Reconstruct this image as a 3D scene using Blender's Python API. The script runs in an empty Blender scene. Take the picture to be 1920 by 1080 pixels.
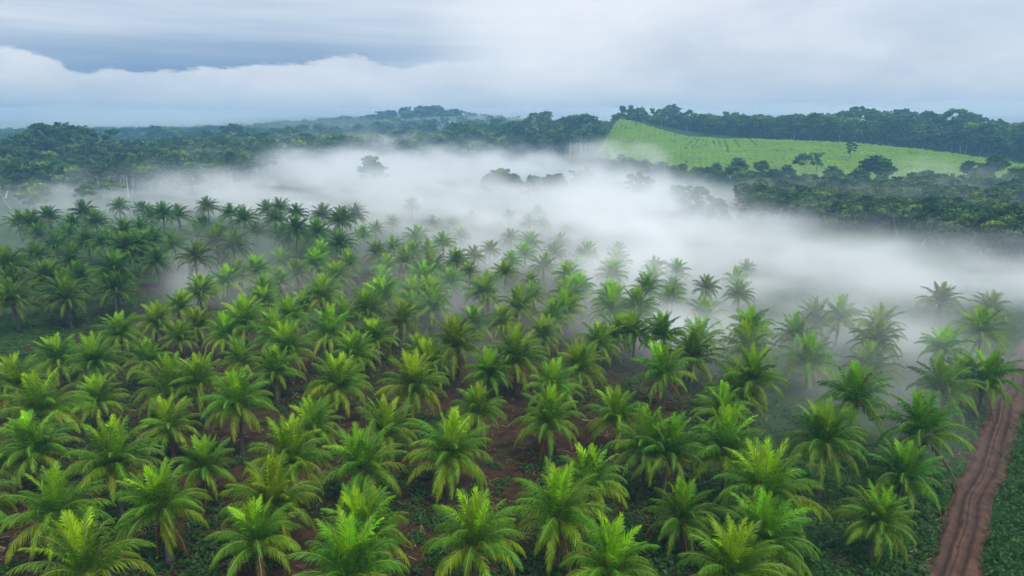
import bpy, math, random
import numpy as np
from mathutils import Vector, Matrix

R = math.radians
sc = bpy.context.scene
COL = sc.collection
rng = np.random.default_rng(7)
random.seed(7)

# ------------------------------------------------------------------ camera geometry
F, CX, CY = 1297.0, 960.0, 540.0
CAMZ, PITCH = 35.0, R(13.2)
_cp, _sp = math.cos(PITCH), math.sin(PITCH)

def ray(px, py):
    a, b = px - CX, CY - py
    return (a, F * _cp + b * _sp, -F * _sp + b * _cp)

def at_z(px, py, z):
    d = ray(px, py); t = (z - CAMZ) / d[2]
    return d[0] * t, d[1] * t

def at_y(px, py, Y):
    d = ray(px, py); t = Y / d[1]
    return d[0] * t, Y, CAMZ + d[2] * t

def project(x, y, z):
    zz = z - CAMZ
    dep = np.maximum(y * _cp - zz * _sp, 1.0)
    return CX + F * x / dep, CY - F * (y * _sp + zz * _cp) / dep

# ------------------------------------------------------------------ terrain height
_ctrl = []
def _c(px, py, Y): _ctrl.append(at_y(px, py, Y))
# ridge of the green field
_c(1160, 226, 640); _c(1230, 243, 620); _c(1300, 258, 600); _c(1450, 265, 570); _c(1600, 271, 540); _c(1760, 288, 490)
_c(1920, 312, 440); _c(2080, 335, 410)
# foot of the field
_c(1110, 298, 540); _c(1200, 318, 480); _c(1330, 334, 430); _c(1500, 348, 400); _c(1700, 352, 380); _c(1880, 352, 365); _c(2050, 365, 350)
for p in [(-40,20),(40,20),(0,60),(-60,60),(60,60),(-60,120),(0,120),(60,120),(120,120),(-120,180),(-40,190),(40,190),(120,190),(180,200),
          (-200,260),(-100,280),(0,300),(90,290),(-260,380),(-150,400),(-40,420),(50,420),(250,250),(350,300),
          (-120,30),(120,30),(-250,100),(250,100),(0,-80),(300,-80),(-300,-80)]:
    _ctrl.append((p[0], p[1], 0.0))
for p in [(-330,520,2),(-200,560,2),(-60,620,3),(30,600,5),(-420,700,3),(-200,800,6),(0,780,14),(60,700,22),
          (180,760,20),(320,700,14),(450,640,10),(520,560,6),(650,700,16),(300,900,10),(600,900,14),(480,420,3),
          (-700,600,2),(-900,1000,4),(-170,1290,48),(-230,1270,34),(-120,1320,44),(-60,1320,30),(60,1300,20),(-420,1300,14),(150,1500,14),(-350,1000,8),(-700,1400,8),
          (400,1400,14),(900,1300,16),(-400,2000,40),(200,2100,36),(800,2000,40),(-1100,2000,16),(1300,1800,30),
          (-1600,700,4),(1500,700,10),(-1500,2800,40),(0,2800,60),(1500,2800,50),(900,300,4),(-900,300,0)]:
    _ctrl.append(p)
_C = np.array(_ctrl, float); _K = 30.0
def _phi(d2): return -np.sqrt(d2 + _K * _K)
_n = len(_C)
_A = np.zeros((_n + 3, _n + 3))
_A[:_n, :_n] = _phi(((_C[:, None, :2] - _C[None, :, :2]) ** 2).sum(-1))
_A[:_n, _n] = 1; _A[:_n, _n + 1:] = _C[:, :2] / 100
_A[_n:, :_n] = _A[:_n, _n:].T
_w = np.linalg.solve(_A, np.concatenate([_C[:, 2], np.zeros(3)]))

def vnoise(x, y, seed=0):
    xi = np.floor(x).astype(np.int64); yi = np.floor(y).astype(np.int64)
    fx, fy = x - xi, y - yi
    fx, fy = fx * fx * (3 - 2 * fx), fy * fy * (3 - 2 * fy)
    def h(i, j):
        n = (i * 374761393 + j * 668265263 + seed * 1442695041) & 0x7fffffff
        n = ((n ^ (n >> 13)) * 1274126177) & 0x7fffffff
        return ((n ^ (n >> 16)) & 0xffff) / 65535.0
    return (h(xi, yi) * (1 - fx) + h(xi + 1, yi) * fx) * (1 - fy) + (h(xi, yi + 1) * (1 - fx) + h(xi + 1, yi + 1) * fx) * fy

def fbm(x, y, seed=0, o=4):
    s, a, t = 0, 1.0, 0
    for k in range(o):
        s = s + a * vnoise(x * 2 ** k, y * 2 ** k, seed + k); t += a; a *= .5
    return s / t

def TZ(x, y):
    x = np.atleast_1d(np.asarray(x, float)); y = np.atleast_1d(np.asarray(y, float))
    out = np.empty(x.shape)
    xf, yf, of = x.ravel(), y.ravel(), out.ravel()
    for i in range(0, len(xf), 20000):
        q = np.stack([xf[i:i+20000], yf[i:i+20000]], -1)
        of[i:i+20000] = _phi(((q[:, None] - _C[None, :, :2]) ** 2).sum(-1)) @ _w[:_n] + _w[_n] + q[:, 0] / 100 * _w[_n+1] + q[:, 1] / 100 * _w[_n+2]
    out = of.reshape(x.shape)
    # the plantation floor is nearly level
    near = np.clip((y - 200) / 120, 0, 1)
    out = out * near + (1 - near) * 0.0
    out = out + (fbm(x / 9, y / 9, 3) - .5) * 0.35
    return np.clip(out, -3, 90)

def tz(x, y): return float(TZ(x, y)[0])

# ------------------------------------------------------------------ mesh helper
class MB:
    """Collects vertices and faces, builds one mesh."""
    def __init__(self): self.v, self.f, self.m, self.a, self.n = [], [], [], [], 0
    def add(self, verts, faces, mat=0, attr=0.0):
        verts = np.asarray(verts, float)
        self.v.append(verts)
        a = np.full(len(verts), attr) if np.isscalar(attr) else np.asarray(attr, float)
        self.a.append(a)
        for fc in faces:
            self.f.append([i + self.n for i in fc]); self.m.append(mat)
        self.n += len(verts)
    def tube(self, pts, radii, sides=6, mat=0, attr=0.0, cap=True):
        pts = [Vector(p) for p in pts]; V = []; Fc = []
        for i, p in enumerate(pts):
            t = (pts[min(i + 1, len(pts) - 1)] - pts[max(i - 1, 0)]).normalized()
            u = t.cross(Vector((0.31, 0.95, 0.05))).normalized(); w = t.cross(u)
            for k in range(sides):
                a = 2 * math.pi * k / sides
                V.append(p + (u * math.cos(a) + w * math.sin(a)) * radii[i])
        for i in range(len(pts) - 1):
            for k in range(sides):
                k2 = (k + 1) % sides
                Fc.append((i * sides + k, i * sides + k2, (i + 1) * sides + k2, (i + 1) * sides + k))
        if cap:
            Fc.append(tuple(range((len(pts) - 1) * sides, len(pts) * sides)))
        self.add([tuple(q) for q in V], Fc, mat, attr)
    def merge(self, o):
        self.v += o.v; self.a += o.a; self.m += o.m
        self.f += [[i + self.n for i in fc] for fc in o.f]; self.n += o.n
    def mesh(self, name, mats, smooth=False):
        me = bpy.data.meshes.new(name)
        me.from_pydata(np.concatenate(self.v).tolist(), [], self.f)
        for m in mats: me.materials.append(m)
        me.polygons.foreach_set('material_index', np.array(self.m, np.int32))
        me.polygons.foreach_set('use_smooth', np.full(len(self.f), smooth))
        at = me.attributes.new('age', 'FLOAT', 'POINT'); at.data.foreach_set('value', np.concatenate(self.a).astype(np.float32))
        me.update()
        return me

def quads_mesh(name, V, mats, attr=None, nper=4, smooth=False):
    """V: (n*nper,3); every nper consecutive vertices form one face."""
    V = np.asarray(V, np.float32); nf = len(V) // nper
    me = bpy.data.meshes.new(name)
    me.vertices.add(len(V)); me.vertices.foreach_set('co', V.ravel())
    me.loops.add(len(V)); me.loops.foreach_set('vertex_index', np.arange(len(V), dtype=np.int32))
    me.polygons.add(nf); me.polygons.foreach_set('loop_start', np.arange(0, len(V), nper, dtype=np.int32))
    for m in mats: me.materials.append(m)
    if attr is not None:
        at = me.attributes.new('age', 'FLOAT', 'POINT'); at.data.foreach_set('value', np.repeat(attr, nper).astype(np.float32))
    me.update(calc_edges=True)
    return me

def link(name, me, parent=None):
    o = bpy.data.objects.new(name, me); COL.objects.link(o)
    if parent: o.parent = parent
    return o

def empty(name, loc=(0, 0, 0)):
    o = bpy.data.objects.new(name, None); COL.objects.link(o); o.location = loc
    o.empty_display_size = .5
    return o

# ------------------------------------------------------------------ node helpers
def mat(name):
    m = bpy.data.materials.new(name); m.use_nodes = True
    nt = m.node_tree; nt.nodes.clear()
    return m, nt

class N:
    """Tiny wrapper for building node graphs."""
    def __init__(self, nt): self.nt = nt
    def new(self, t, ins=None, **kw):
        n = self.nt.nodes.new(t)
        for k, v in kw.items(): setattr(n, k, v)
        for k, v in (ins or {}).items():
            self.set(n.inputs[k], v)
        return n
    def set(self, sock, v):
        if isinstance(v, bpy.types.NodeSocket): self.nt.links.new(v, sock)
        elif isinstance(v, bpy.types.Node): self.nt.links.new(v.outputs[0], sock)
        else: sock.default_value = v
    def m(self, op, a, b=0.0, c=0.0, clamp=False):
        n = self.nt.nodes.new('ShaderNodeMath'); n.operation = op; n.use_clamp = clamp
        self.set(n.inputs[0], a); self.set(n.inputs[1], b); self.set(n.inputs[2], c)
        return n.outputs[0]
    def ramp(self, x, a, b, smooth=True):
        n = self.nt.nodes.new('ShaderNodeMapRange'); n.interpolation_type = 'SMOOTHSTEP' if smooth else 'LINEAR'; n.clamp = True
        self.set(n.inputs[0], x); n.inputs[1].default_value = a; n.inputs[2].default_value = b
        return n.outputs[0]
    def mix(self, f, a, b, blend='MIX'):
        n = self.nt.nodes.new('ShaderNodeMix'); n.data_type = 'RGBA'; n.blend_type = blend
        self.set(n.inputs[0], f)
        for s, v in ((n.inputs[6], a), (n.inputs[7], b)):
            if isinstance(v, tuple) and len(v) == 3: v = (*v, 1)
            self.set(s, v)
        return n.outputs[2]
    def noise(self, vec, scale, detail=4, rough=.55, dist=0.0):
        return self.new('ShaderNodeTexNoise', {'Vector': vec, 'Scale': scale, 'Detail': detail, 'Roughness': rough, 'Distortion': dist}).outputs[0]

def srgb(r, g, b):
    f = lambda c: (c / 255 / 12.92) if c / 255 < .04045 else ((c / 255 + .055) / 1.055) ** 2.4
    return (f(r), f(g), f(b))

# ------------------------------------------------------------------ materials
def leaf_material(name, young, green, old, rough=.5, trans=.35, random_amt=.25, objcol=True):
    m, nt = mat(name); n = N(nt)
    age = n.new('ShaderNodeAttribute', attribute_name='age').outputs['Fac']
    c = n.mix(n.ramp(age, 0.0, 0.35), young, green)
    c = n.mix(n.ramp(age, 0.55, 1.0), c, old)
    c = n.mix(n.ramp(age, 1.1, 1.25), c, (0.1, 0.062, 0.026))
    info = n.new('ShaderNodeObjectInfo')
    geo = n.new('ShaderNodeNewGeometry')
    ns = n.noise(geo.outputs['Position'], 1.3, 3)
    k = n.m('MULTIPLY', n.m('MULTIPLY_ADD', ns, 1.0, .5), n.m('MULTIPLY_ADD', info.outputs['Random'], .5 if name == 'frond_leaf' else 0.0, .75 if name == 'frond_leaf' else 1.0))
    hsv = n.new('ShaderNodeHueSaturation', {'Color': c, 'Value': k, 'Hue': n.m('MULTIPLY_ADD', info.outputs['Random'], .024, .488)})
    c = hsv.outputs[0]
    if name == 'tree_leaf': c = n.new('ShaderNodeHueSaturation', {'Color': c, 'Hue': n.m('MULTIPLY_ADD', info.outputs['Random'], -.07, .525), 'Saturation': 1.0}).outputs[0]
    if objcol: c = n.mix(1.0, c, info.outputs['Color'], 'MULTIPLY')
    else:
        rv = n.m('MULTIPLY_ADD', info.outputs['Random'], random_amt * 2, 1 - random_amt)
        c = n.new('ShaderNodeHueSaturation', {'Color': c, 'Value': rv}).outputs[0]
    bs = n.new('ShaderNodeBsdfPrincipled', {'Base Color': c, 'Roughness': rough, 'Specular IOR Level': .14})
    tc = n.new('ShaderNodeHueSaturation', {'Color': c, 'Value': 1.9, 'Saturation': 1.2, 'Hue': .485}).outputs[0]
    tr = n.new('ShaderNodeBsdfTranslucent', {'Color': tc})
    mx = n.new('ShaderNodeMixShader', {0: trans, 1: bs.outputs[0], 2: tr.outputs[0]})
    n.new('ShaderNodeOutputMaterial', {'Surface': mx.outputs[0]})
    return m

M = {}
M['frond'] = leaf_material('frond_leaf', (0.23, 0.42, 0.005), (0.052, 0.142, 0.004), (0.175, 0.25, 0.003), rough=.42, trans=.22)
M['tree_leaf'] = leaf_material('tree_leaf', (0.12, 0.215, 0.026), (0.042, 0.105, 0.024), (0.02, 0.055, 0.018), rough=.6, trans=.22, objcol=False, random_amt=.5)
M['weed'] = leaf_material('weed_leaf', (0.045, 0.115, 0.012), (0.02, 0.058, 0.01), (0.06, 0.062, 0.016), rough=.55, trans=.25, objcol=False)
M['crop'] = leaf_material('crop_leaf', (0.185, 0.275, 0.002), (0.11, 0.195, 0.002), (0.025, 0.07, 0.005), rough=.6, trans=.2, objcol=False, random_amt=.0)

def simple_mat(name, c1, c2, scale, rough=.85, stretch=(1, 1, 1), bump=.3):
    m, nt = mat(name); n = N(nt)
    tc = n.new('ShaderNodeTexCoord')
    mp = n.new('ShaderNodeMapping', {'Vector': tc.outputs['Object'], 'Scale': stretch})
    ns = n.noise(mp.outputs[0], scale, 5, .6)
    c = n.mix(n.ramp(ns, .35, .68), c1, c2)
    bp = n.new('ShaderNodeBump', {'Height': ns, 'Strength': bump, 'Distance': .1})
    bs = n.new('ShaderNodeBsdfPrincipled', {'Base Color': c, 'Roughness': rough, 'Specular IOR Level': .2, 'Normal': bp.outputs[0]})
    n.new('ShaderNodeOutputMaterial', {'Surface': bs.outputs[0]})
    return m
M['rachis'] = simple_mat('frond_stalk', (0.13, 0.17, 0.025), (0.2, 0.2, 0.05), 3, .5)
M['palm_trunk'] = simple_mat('palm_bark', (0.045, 0.036, 0.027), (0.12, 0.1, 0.08), 2.5, .9, (1, 1, 5))
M['fibre'] = simple_mat('palm_fibre', (0.05, 0.035, 0.018), (0.1, 0.075, 0.035), 6, .95)
M['bark_pale'] = simple_mat('pale_bark', (0.34, 0.33, 0.29), (0.55, 0.53, 0.48), 1.2, .85, (1, 1, .4))
M['bark_dark'] = simple_mat('dark_bark', (0.06, 0.05, 0.04), (0.14, 0.12, 0.1), 1.2, .9, (1, 1, .4))

def ground_material():
    m, nt = mat('soil_and_litter'); n = N(nt)
    P = n.new('ShaderNodeNewGeometry').outputs['Position']
    big = n.noise(P, .09, 4, .6); mid = n.noise(P, .6, 5, .65); fine = n.noise(P, 5.0, 5, .7)
    soil = n.mix(n.ramp(mid, .35, .65), (0.018, 0.011, 0.006), (0.05, 0.028, 0.015))
    soil = n.mix(n.ramp(fine, .55, .75), soil, (0.1, 0.07, 0.04))
    green = n.mix(n.ramp(fine, .3, .7), (0.012, 0.03, 0.007), (0.03, 0.068, 0.012))
    gm = n.new('ShaderNodeAttribute', attribute_name='age').outputs['Fac']
    k = n.m('ADD', n.m('MULTIPLY_ADD', big, .9, -.45), n.m('ADD', n.m('MULTIPLY_ADD', mid, .7, -.35), gm))
    c = n.mix(n.ramp(k, .38, .62), soil, green)
    h = n.m('ADD', n.m('MULTIPLY', mid, .6), n.m('MULTIPLY', fine, .4))
    bp = n.new('ShaderNodeBump', {'Height': h, 'Strength': .8, 'Distance': .25})
    bs = n.new('ShaderNodeBsdfPrincipled', {'Base Color': c, 'Roughness': .95, 'Specular IOR Level': .05, 'Normal': bp.outputs[0]})
    n.new('ShaderNodeOutputMaterial', {'Surface': bs.outputs[0]})
    return m
M['ground'] = ground_material()

def track_material():
    m, nt = mat('rutted_red_dirt'); n = N(nt)
    P = n.new('ShaderNodeNewGeometry').outputs['Position']
    mid = n.noise(P, .8, 5, .6); fine = n.noise(P, 6, 4, .7)
    rut = n.new('ShaderNodeAttribute', attribute_name='age').outputs['Fac']
    c = n.mix(n.ramp(mid, .35, .65), (0.032, 0.013, 0.0065), (0.085, 0.038, 0.02))
    c = n.mix(n.m('MULTIPLY', n.ramp(fine, .5, .75), .5), c, (0.12, 0.07, 0.042))
    c = n.mix(n.m('MULTIPLY', rut, .55), c, (0.022, 0.011, 0.007))
    bp = n.new('ShaderNodeBump', {'Height': n.m('ADD', mid, fine), 'Strength': .7, 'Distance': .12})
    bs = n.new('ShaderNodeBsdfPrincipled', {'Base Color': c, 'Roughness': .8, 'Specular IOR Level': .3, 'Normal': bp.outputs[0]})
    n.new('ShaderNodeOutputMaterial', {'Surface': bs.outputs[0]})
    return m
M['track'] = track_material()

# ------------------------------------------------------------------ world: overcast sky
SUN_EL, SUN_AZ = R(60), R(135)          # azimuth measured from +Y towards +X
def build_world():
    w = bpy.data.worlds.new('World'); sc.world = w; w.use_nodes = True
    nt = w.node_tree; nt.nodes.clear(); n = N(nt)
    d = n.new('ShaderNodeTexCoord').outputs['Generated']
    s = n.new('ShaderNodeSeparateXYZ', {0: d})
    x, y, z = s.outputs
    el = n.m('MULTIPLY', n.m('ARCSINE', z), 180 / math.pi)
    az = n.m('MULTIPLY', n.m('ARCTAN2', x, y), 180 / math.pi)
    q = n.new('ShaderNodeCombineXYZ', {0: n.m('MULTIPLY', az, .06), 1: n.m('MULTIPLY', el, .16), 2: 0.0}).outputs[0]
    n1 = n.noise(q, 1.6, 7, .6, .3)
    qs = n.new('ShaderNodeCombineXYZ', {0: n.m('MULTIPLY', az, .02), 1: n.m('MULTIPLY', el, .3), 2: 3.0}).outputs[0]
    n2 = n.noise(qs, 1.3, 5, .55)
    q3 = n.new('ShaderNodeCombineXYZ', {0: n.m('MULTIPLY', az, .16), 1: n.m('MULTIPLY', el, .5), 2: 7.0}).outputs[0]
    n3 = n.noise(q3, 3.2, 7, .65)
    # top edge of the low cloud bank against azimuth
    u = n.new('ShaderNodeMapRange', {0: az, 1: -45.0, 2: 20.0}).outputs[0]
    fc = nt.nodes.new('ShaderNodeFloatCurve'); cv = fc.mapping.curves[0]
    pts = []
    for px, py in [(-120, 60), (0, 85), (60, 97), (110, 117), (160, 140), (205, 128), (260, 134), (330, 130), (400, 128), (480, 121), (560, 123), (640, 106), (690, 110), (745, 126), (830, 116), (900, 119), (1000, 112), (1250, 105)]:
        v = Vector(ray(px, py)); pts.append((math.degrees(math.atan2(v.x, v.y)), math.degrees(math.asin(v.normalized().z))))
    P = [((a + 45) / 65, e / 10) for a, e in pts]
    cv.points[0].location = P[0]; cv.points[1].location = P[-1]
    for p in P[1:-1]: cv.points.new(*p)
    fc.mapping.update()
    nt.links.new(u, fc.inputs['Value'])
    edge = n.m('MULTIPLY', fc.outputs[0], 10.0)
    edge = n.m('ADD', edge, n.m('MULTIPLY_ADD', n3, 1.7, -.85))
    over = n.m('SUBTRACT', el, edge)                      # degrees above the bank
    bank = n.m('SUBTRACT', 1.0, n.ramp(over, -.22, .2))
    soft = n.m('SUBTRACT', 1.0, n.ramp(over, -.5, 2.5))
    right = n.ramp(az, -5.0, 10.0)
    bank = n.mix(right, bank, soft)
    # colours
    high = n.mix(n.ramp(n2, .3, .7), srgb(190, 204, 222), srgb(226, 232, 240))
    gap = n.mix(n.ramp(az, -40.0, -26.0), srgb(162, 183, 207), srgb(124, 152, 190))
    gapm = n.m('MULTIPLY', n.m('SUBTRACT', 1.0, n.ramp(n.m('ADD', el, n.m('MULTIPLY_ADD', n2, 3.0, -1.5)), 4.0, 7.4)), n.m('SUBTRACT', 1.0, n.ramp(az, -18.0, 0.0)))
    high = n.mix(gapm, high, gap)
    high = n.mix(right, high, n.mix(n.ramp(n1, .3, .7), srgb(207, 215, 228), srgb(232, 236, 244)))
    high = n.mix(n.m('MULTIPLY', n.ramp(az, 16.0, 42.0), .75), high, srgb(190, 208, 226))
    low = n.mix(n.ramp(n1, .3, .7), srgb(205, 213, 226), srgb(233, 236, 242))
    lowr = n.mix(n.ramp(n1, .3, .7), srgb(202, 210, 223), srgb(226, 230, 238))
    low = n.mix(right, low, lowr)
    low = n.mix(n.m('MULTIPLY', n.m('SUBTRACT', 1.0, n.ramp(el, .3, 4.0)), n.m('MULTIPLY_ADD', n.ramp(az, -40.0, -8.0), -.45, .6)), low, srgb(178, 195, 215))
    c = n.mix(bank, high, low)
    # brighter cloud in front of the sun, and overhead
    sv = (math.cos(SUN_EL) * math.sin(SUN_AZ), math.cos(SUN_EL) * math.cos(SUN_AZ), math.sin(SUN_EL))
    gv = (math.cos(R(11)) * math.sin(R(3.5)), math.cos(R(11)) * math.cos(R(3.5)), math.sin(R(11)))
    def dot(v): 
        k = n.new('ShaderNodeVectorMath', operation='DOT_PRODUCT'); n.set(k.inputs[0], d); k.inputs[1].default_value = v; return k.outputs['Value']
    glow = n.m('MULTIPLY', n.ramp(dot(gv), math.cos(R(12)), math.cos(R(1.5))), n.m('MULTIPLY_ADD', n1, .7, .45))
    c = n.mix(n.m('MULTIPLY', glow, .85), c, srgb(246, 248, 252))
    c = n.mix(n.ramp(el, 11.0, 30.0), c, srgb(216, 222, 229))
    br = n.m('ADD', .71, n.m('ADD', n.m('MULTIPLY', n.ramp(el, 11.0, 50.0), .42), n.m('MULTIPLY', n.ramp(dot(sv), .78, 1.0), 2.6)))
    clouds = n.new('ShaderNodeBackground', {'Color': c, 'Strength': br})
    sky = n.new('ShaderNodeTexSky', sky_type='NISHITA', sun_disc=False, sun_elevation=SUN_EL, sun_rotation=SUN_AZ, altitude=100, air_density=1.2, dust_density=2.0)
    blue = n.new('ShaderNodeBackground', {'Color': sky.outputs[0], 'Strength': .1})
    cover = n.m('MULTIPLY_ADD', n2, .08, .9)
    mx = n.new('ShaderNodeMixShader', {0: cover, 1: blue.outputs[0], 2: clouds.outputs[0]})
    n.new('ShaderNodeOutputWorld', {'Surface': mx.outputs[0]})
build_world()

sun = bpy.data.lights.new('sun', 'SUN'); sun.energy = 1.5; sun.angle = R(11); sun.color = (1.0, .95, .86)
so = bpy.data.objects.new('sun', sun); COL.objects.link(so)
dv = Vector((math.cos(SUN_EL) * math.sin(SUN_AZ), math.cos(SUN_EL) * math.cos(SUN_AZ), math.sin(SUN_EL)))
so.rotation_euler = dv.to_track_quat('Z', 'Y').to_euler(); so.location = (0, 0, 200)

cam = bpy.data.cameras.new('camera'); cam.lens = 36 * F / 1920; cam.sensor_width = 36; cam.clip_end = 9000; cam.clip_start = .5
co = bpy.data.objects.new('camera', cam); COL.objects.link(co)
co.location = (0, 0, CAMZ); co.rotation_euler = (R(90) - PITCH, 0, 0); sc.camera = co

# ------------------------------------------------------------------ ground, dirt track, field
TRACK_PX = [(1745, 1250), (1768, 1160), (1792, 1080), (1812, 1000), (1832, 920), (1858, 840), (1888, 760), (1915, 690), (1950, 620), (1990, 560)]
TRACK = [at_z(px, py, 0.0) for px, py in TRACK_PX]
TRACK.insert(0, (TRACK[0][0] - 4, TRACK[0][1] - 30))
def track_x(y):
    return np.interp(y, [p[1] for p in TRACK], [p[0] for p in TRACK])

def graded(a, b, n, p):
    t = np.linspace(-1, 1, n); t = np.sign(t) * np.abs(t) ** p
    return (a + b) / 2 + (b - a) / 2 * t
gx = graded(-2600, 2600, 321, 2.6)
gy = -80 + 3800 * np.linspace(0, 1, 340) ** 2.4
GX, GY = np.meshgrid(gx, gy)
GZ = TZ(GX, GY)
tx = track_x(GY)
on_track = (np.abs(GX - tx) < 2.9) & (GY < 190)
GZ = np.where(on_track, -0.25, GZ)

def grid_mesh(name, X, Y, Z, mats, attr=None, smooth=True):
    h, w = X.shape
    V = np.stack([X, Y, Z], -1).reshape(-1, 3).astype(np.float32)
    idx = np.arange(h * w, dtype=np.int32).reshape(h, w)
    q = np.stack([idx[:-1, :-1], idx[:-1, 1:], idx[1:, 1:], idx[1:, :-1]], -1).reshape(-1, 4)
    me = bpy.data.meshes.new(name)
    me.vertices.add(len(V)); me.vertices.foreach_set('co', V.ravel())
    me.loops.add(q.size); me.loops.foreach_set('vertex_index', q.ravel())
    me.polygons.add(len(q)); me.polygons.foreach_set('loop_start', np.arange(0, q.size, 4, dtype=np.int32))
    me.polygons.foreach_set('use_smooth', np.full(len(q), smooth))
    for m in mats: me.materials.append(m)
    if attr is not None:
        at = me.attributes.new('age', 'FLOAT', 'POINT'); at.data.foreach_set('value', attr.ravel().astype(np.float32))
    me.update(calc_edges=True)
    return me

def greenness(x, y):
    """How far weeds cover the soil: little between the middle rows, much beside the track and far off."""
    px, py = project(x, y, 0 * x)
    g = .34 + .32 * np.clip((px - 1150) / 350, 0, 1) + .25 * np.clip((y - 110) / 100, 0, 1)
    g = g + .45 * np.clip((x - track_x(y) - 2.5) / 1.0, 0, 1) + .5 * np.clip((-px + 300) / 500, 0, 1) * np.clip((y - 75) / 30, 0, 1)
    return g
gme = grid_mesh('ground', GX, GY, GZ, [M['ground']], greenness(GX, GY))
ground = link('ground', gme); ground['kind'] = 'structure'

# rutted track: a ribbon with two wheel ruts and a raised middle
ys = np.arange(TRACK[0][1], TRACK[-1][1], .35)
ss = np.linspace(-2.35, 2.35, 63)
S, Yt = np.meshgrid(ss, ys)
wob = (fbm(Yt / 6, S * 0, 11) - .5) * 1.5 + (fbm(Yt / 1.5, S * 1.5, 19) - .5) * .5
prof = np.zeros_like(S); rutm = np.zeros_like(S)
for c0, wd, dp in ((-.95, .36, .24), (.6, .36, .26), (-.2, .14, .12)):
    gsn = np.exp(-((S - c0 - wob * .5) / wd) ** 2); prof -= dp * gsn; rutm += gsn * (dp / .22)
cleat = (np.sin(Yt * 8 + fbm(Yt / 2, S * 2, 5) * 5) * .5) * .05 * np.clip(1.6 - np.abs(np.abs(S) - 1.5), 0, 1)
edge = np.clip((np.abs(S) - 1.75 - (fbm(Yt / 3, S * 0 + np.sign(S) * 9, 8) - .5) * 1.2) / .6, 0, 1)
Zt = .1 + prof + cleat + (fbm(S / .5, Yt / .6, 2) - .5) * .12 - edge * .22 + .12 * np.exp(-(S / 2.2) ** 2)
Xt = track_x(Yt) + S + (fbm(Yt / 12, S * 0, 4) - .5) * 1.5 + (fbm(Yt / 2.2, S * 0 + np.sign(S) * 5, 14) - .5) * np.clip(np.abs(S) - 1.2, 0, 1) * 1.4
trk = link('dirt_track', grid_mesh('dirt_track', Xt, Yt, Zt, [M['track']], np.clip(rutm, 0, 1)))
trk['kind'] = 'structure'

# green field on the hillside: a low crop canopy with plant-sized lumps and gaps between rows
FIELD_PX = [(1110, 300, 540), (1128, 262, 590), (1160, 226, 640), (1230, 243, 620), (1300, 258, 600), (1450, 265, 572), (1600, 271, 542), (1760, 288, 492),
            (1920, 312, 442), (2080, 335, 412), (2080, 366, 352), (1880, 356, 362), (1700, 356, 372), (1500, 350, 396), (1330, 336, 428), (1200, 319, 480)]
FIELD = [at_y(*p)[:2] for p in FIELD_PX]
def inside(x, y, poly):
    r = np.zeros(np.shape(x), bool)
    for i in range(len(poly)):
        (x1, y1), (x2, y2) = poly[i], poly[i - 1]
        c = ((y1 > y) != (y2 > y)) & (x < (x2 - x1) * (y - y1) / (y2 - y1 + 1e-9) + x1)
        r ^= c
    return r
def build_field():
    xs = np.arange(40, 400, 1.0); yy = np.arange(330, 665, 1.0)
    X, Y = np.meshgrid(xs, yy)
    ins = inside(X, Y, FIELD)
    n0 = rng.random(X.shape)
    rows = .5 + .5 * np.cos((X * .97 - Y * .22) * 2 * math.pi / 4.2 + (fbm(X / 20, Y / 20, 5) - .5) * 3)
    Z = TZ(X, Y) + .9 + n0 * .55 + (fbm(X / 6, Y / 6, 21) - .5) * 1.8 + rows * .3
    px, py = project(X, Y, TZ(X, Y) + 1)
    # footpaths between the beds
    gap = np.zeros_like(X)
    for (xa, ya, xb, yb, w) in PATHS:
        t = np.clip(((X - xa) * (xb - xa) + (Y - ya) * (yb - ya)) / ((xb - xa) ** 2 + (yb - ya) ** 2), 0, 1)
        dd = np.hypot(X - xa - t * (xb - xa), Y - ya - t * (yb - ya))
        gap = np.maximum(gap, np.clip(1 - dd / (w * 1.15), 0, 1) * np.clip(fbm(X / 3, Y / 9, 31) * 2.2 - .35, 0, 1))
    Z -= gap * 1.3
    X2 = X + (rng.random(X.shape) - .5) * .7; Y2 = Y + (rng.random(X.shape) - .5) * .7
    age = np.clip(.75 * fbm(X / 11, Y / 11, 9) + .35 * n0 - .22 + gap * .9 + .5 * (1 - rows) ** 2 * fbm(X / 30, Y / 30, 40) + .5 * np.clip(fbm(X / 4, Y / 4, 77) - .55, 0, 1) * 4 * n0, 0, 1)
    age = age + .12 * np.clip((Y - 560) / 60, 0, 1)
    h, w = X.shape
    idx = np.full(h * w, -1, np.int64); keep = ins.ravel(); idx[keep] = np.arange(keep.sum())
    idg = idx.reshape(h, w)
    q = np.stack([idg[:-1, :-1], idg[:-1, 1:], idg[1:, 1:], idg[1:, :-1]], -1).reshape(-1, 4)
    q = q[(q >= 0).all(1)]
    V = np.stack([X2, Y2, Z], -1).reshape(-1, 3)[keep]
    me = bpy.data.meshes.new('field_crop'); me.from_pydata(V.tolist(), [], q.tolist())
    me.materials.append(M['crop'])
    at = me.attributes.new('age', 'FLOAT', 'POINT'); at.data.foreach_set('value', age.ravel()[keep].astype(np.float32))
    o = link('field_crop', me); o['kind'] = 'stuff'
    o['label'] = 'bright green low crop covering the hillside field'
PATHS = []
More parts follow.
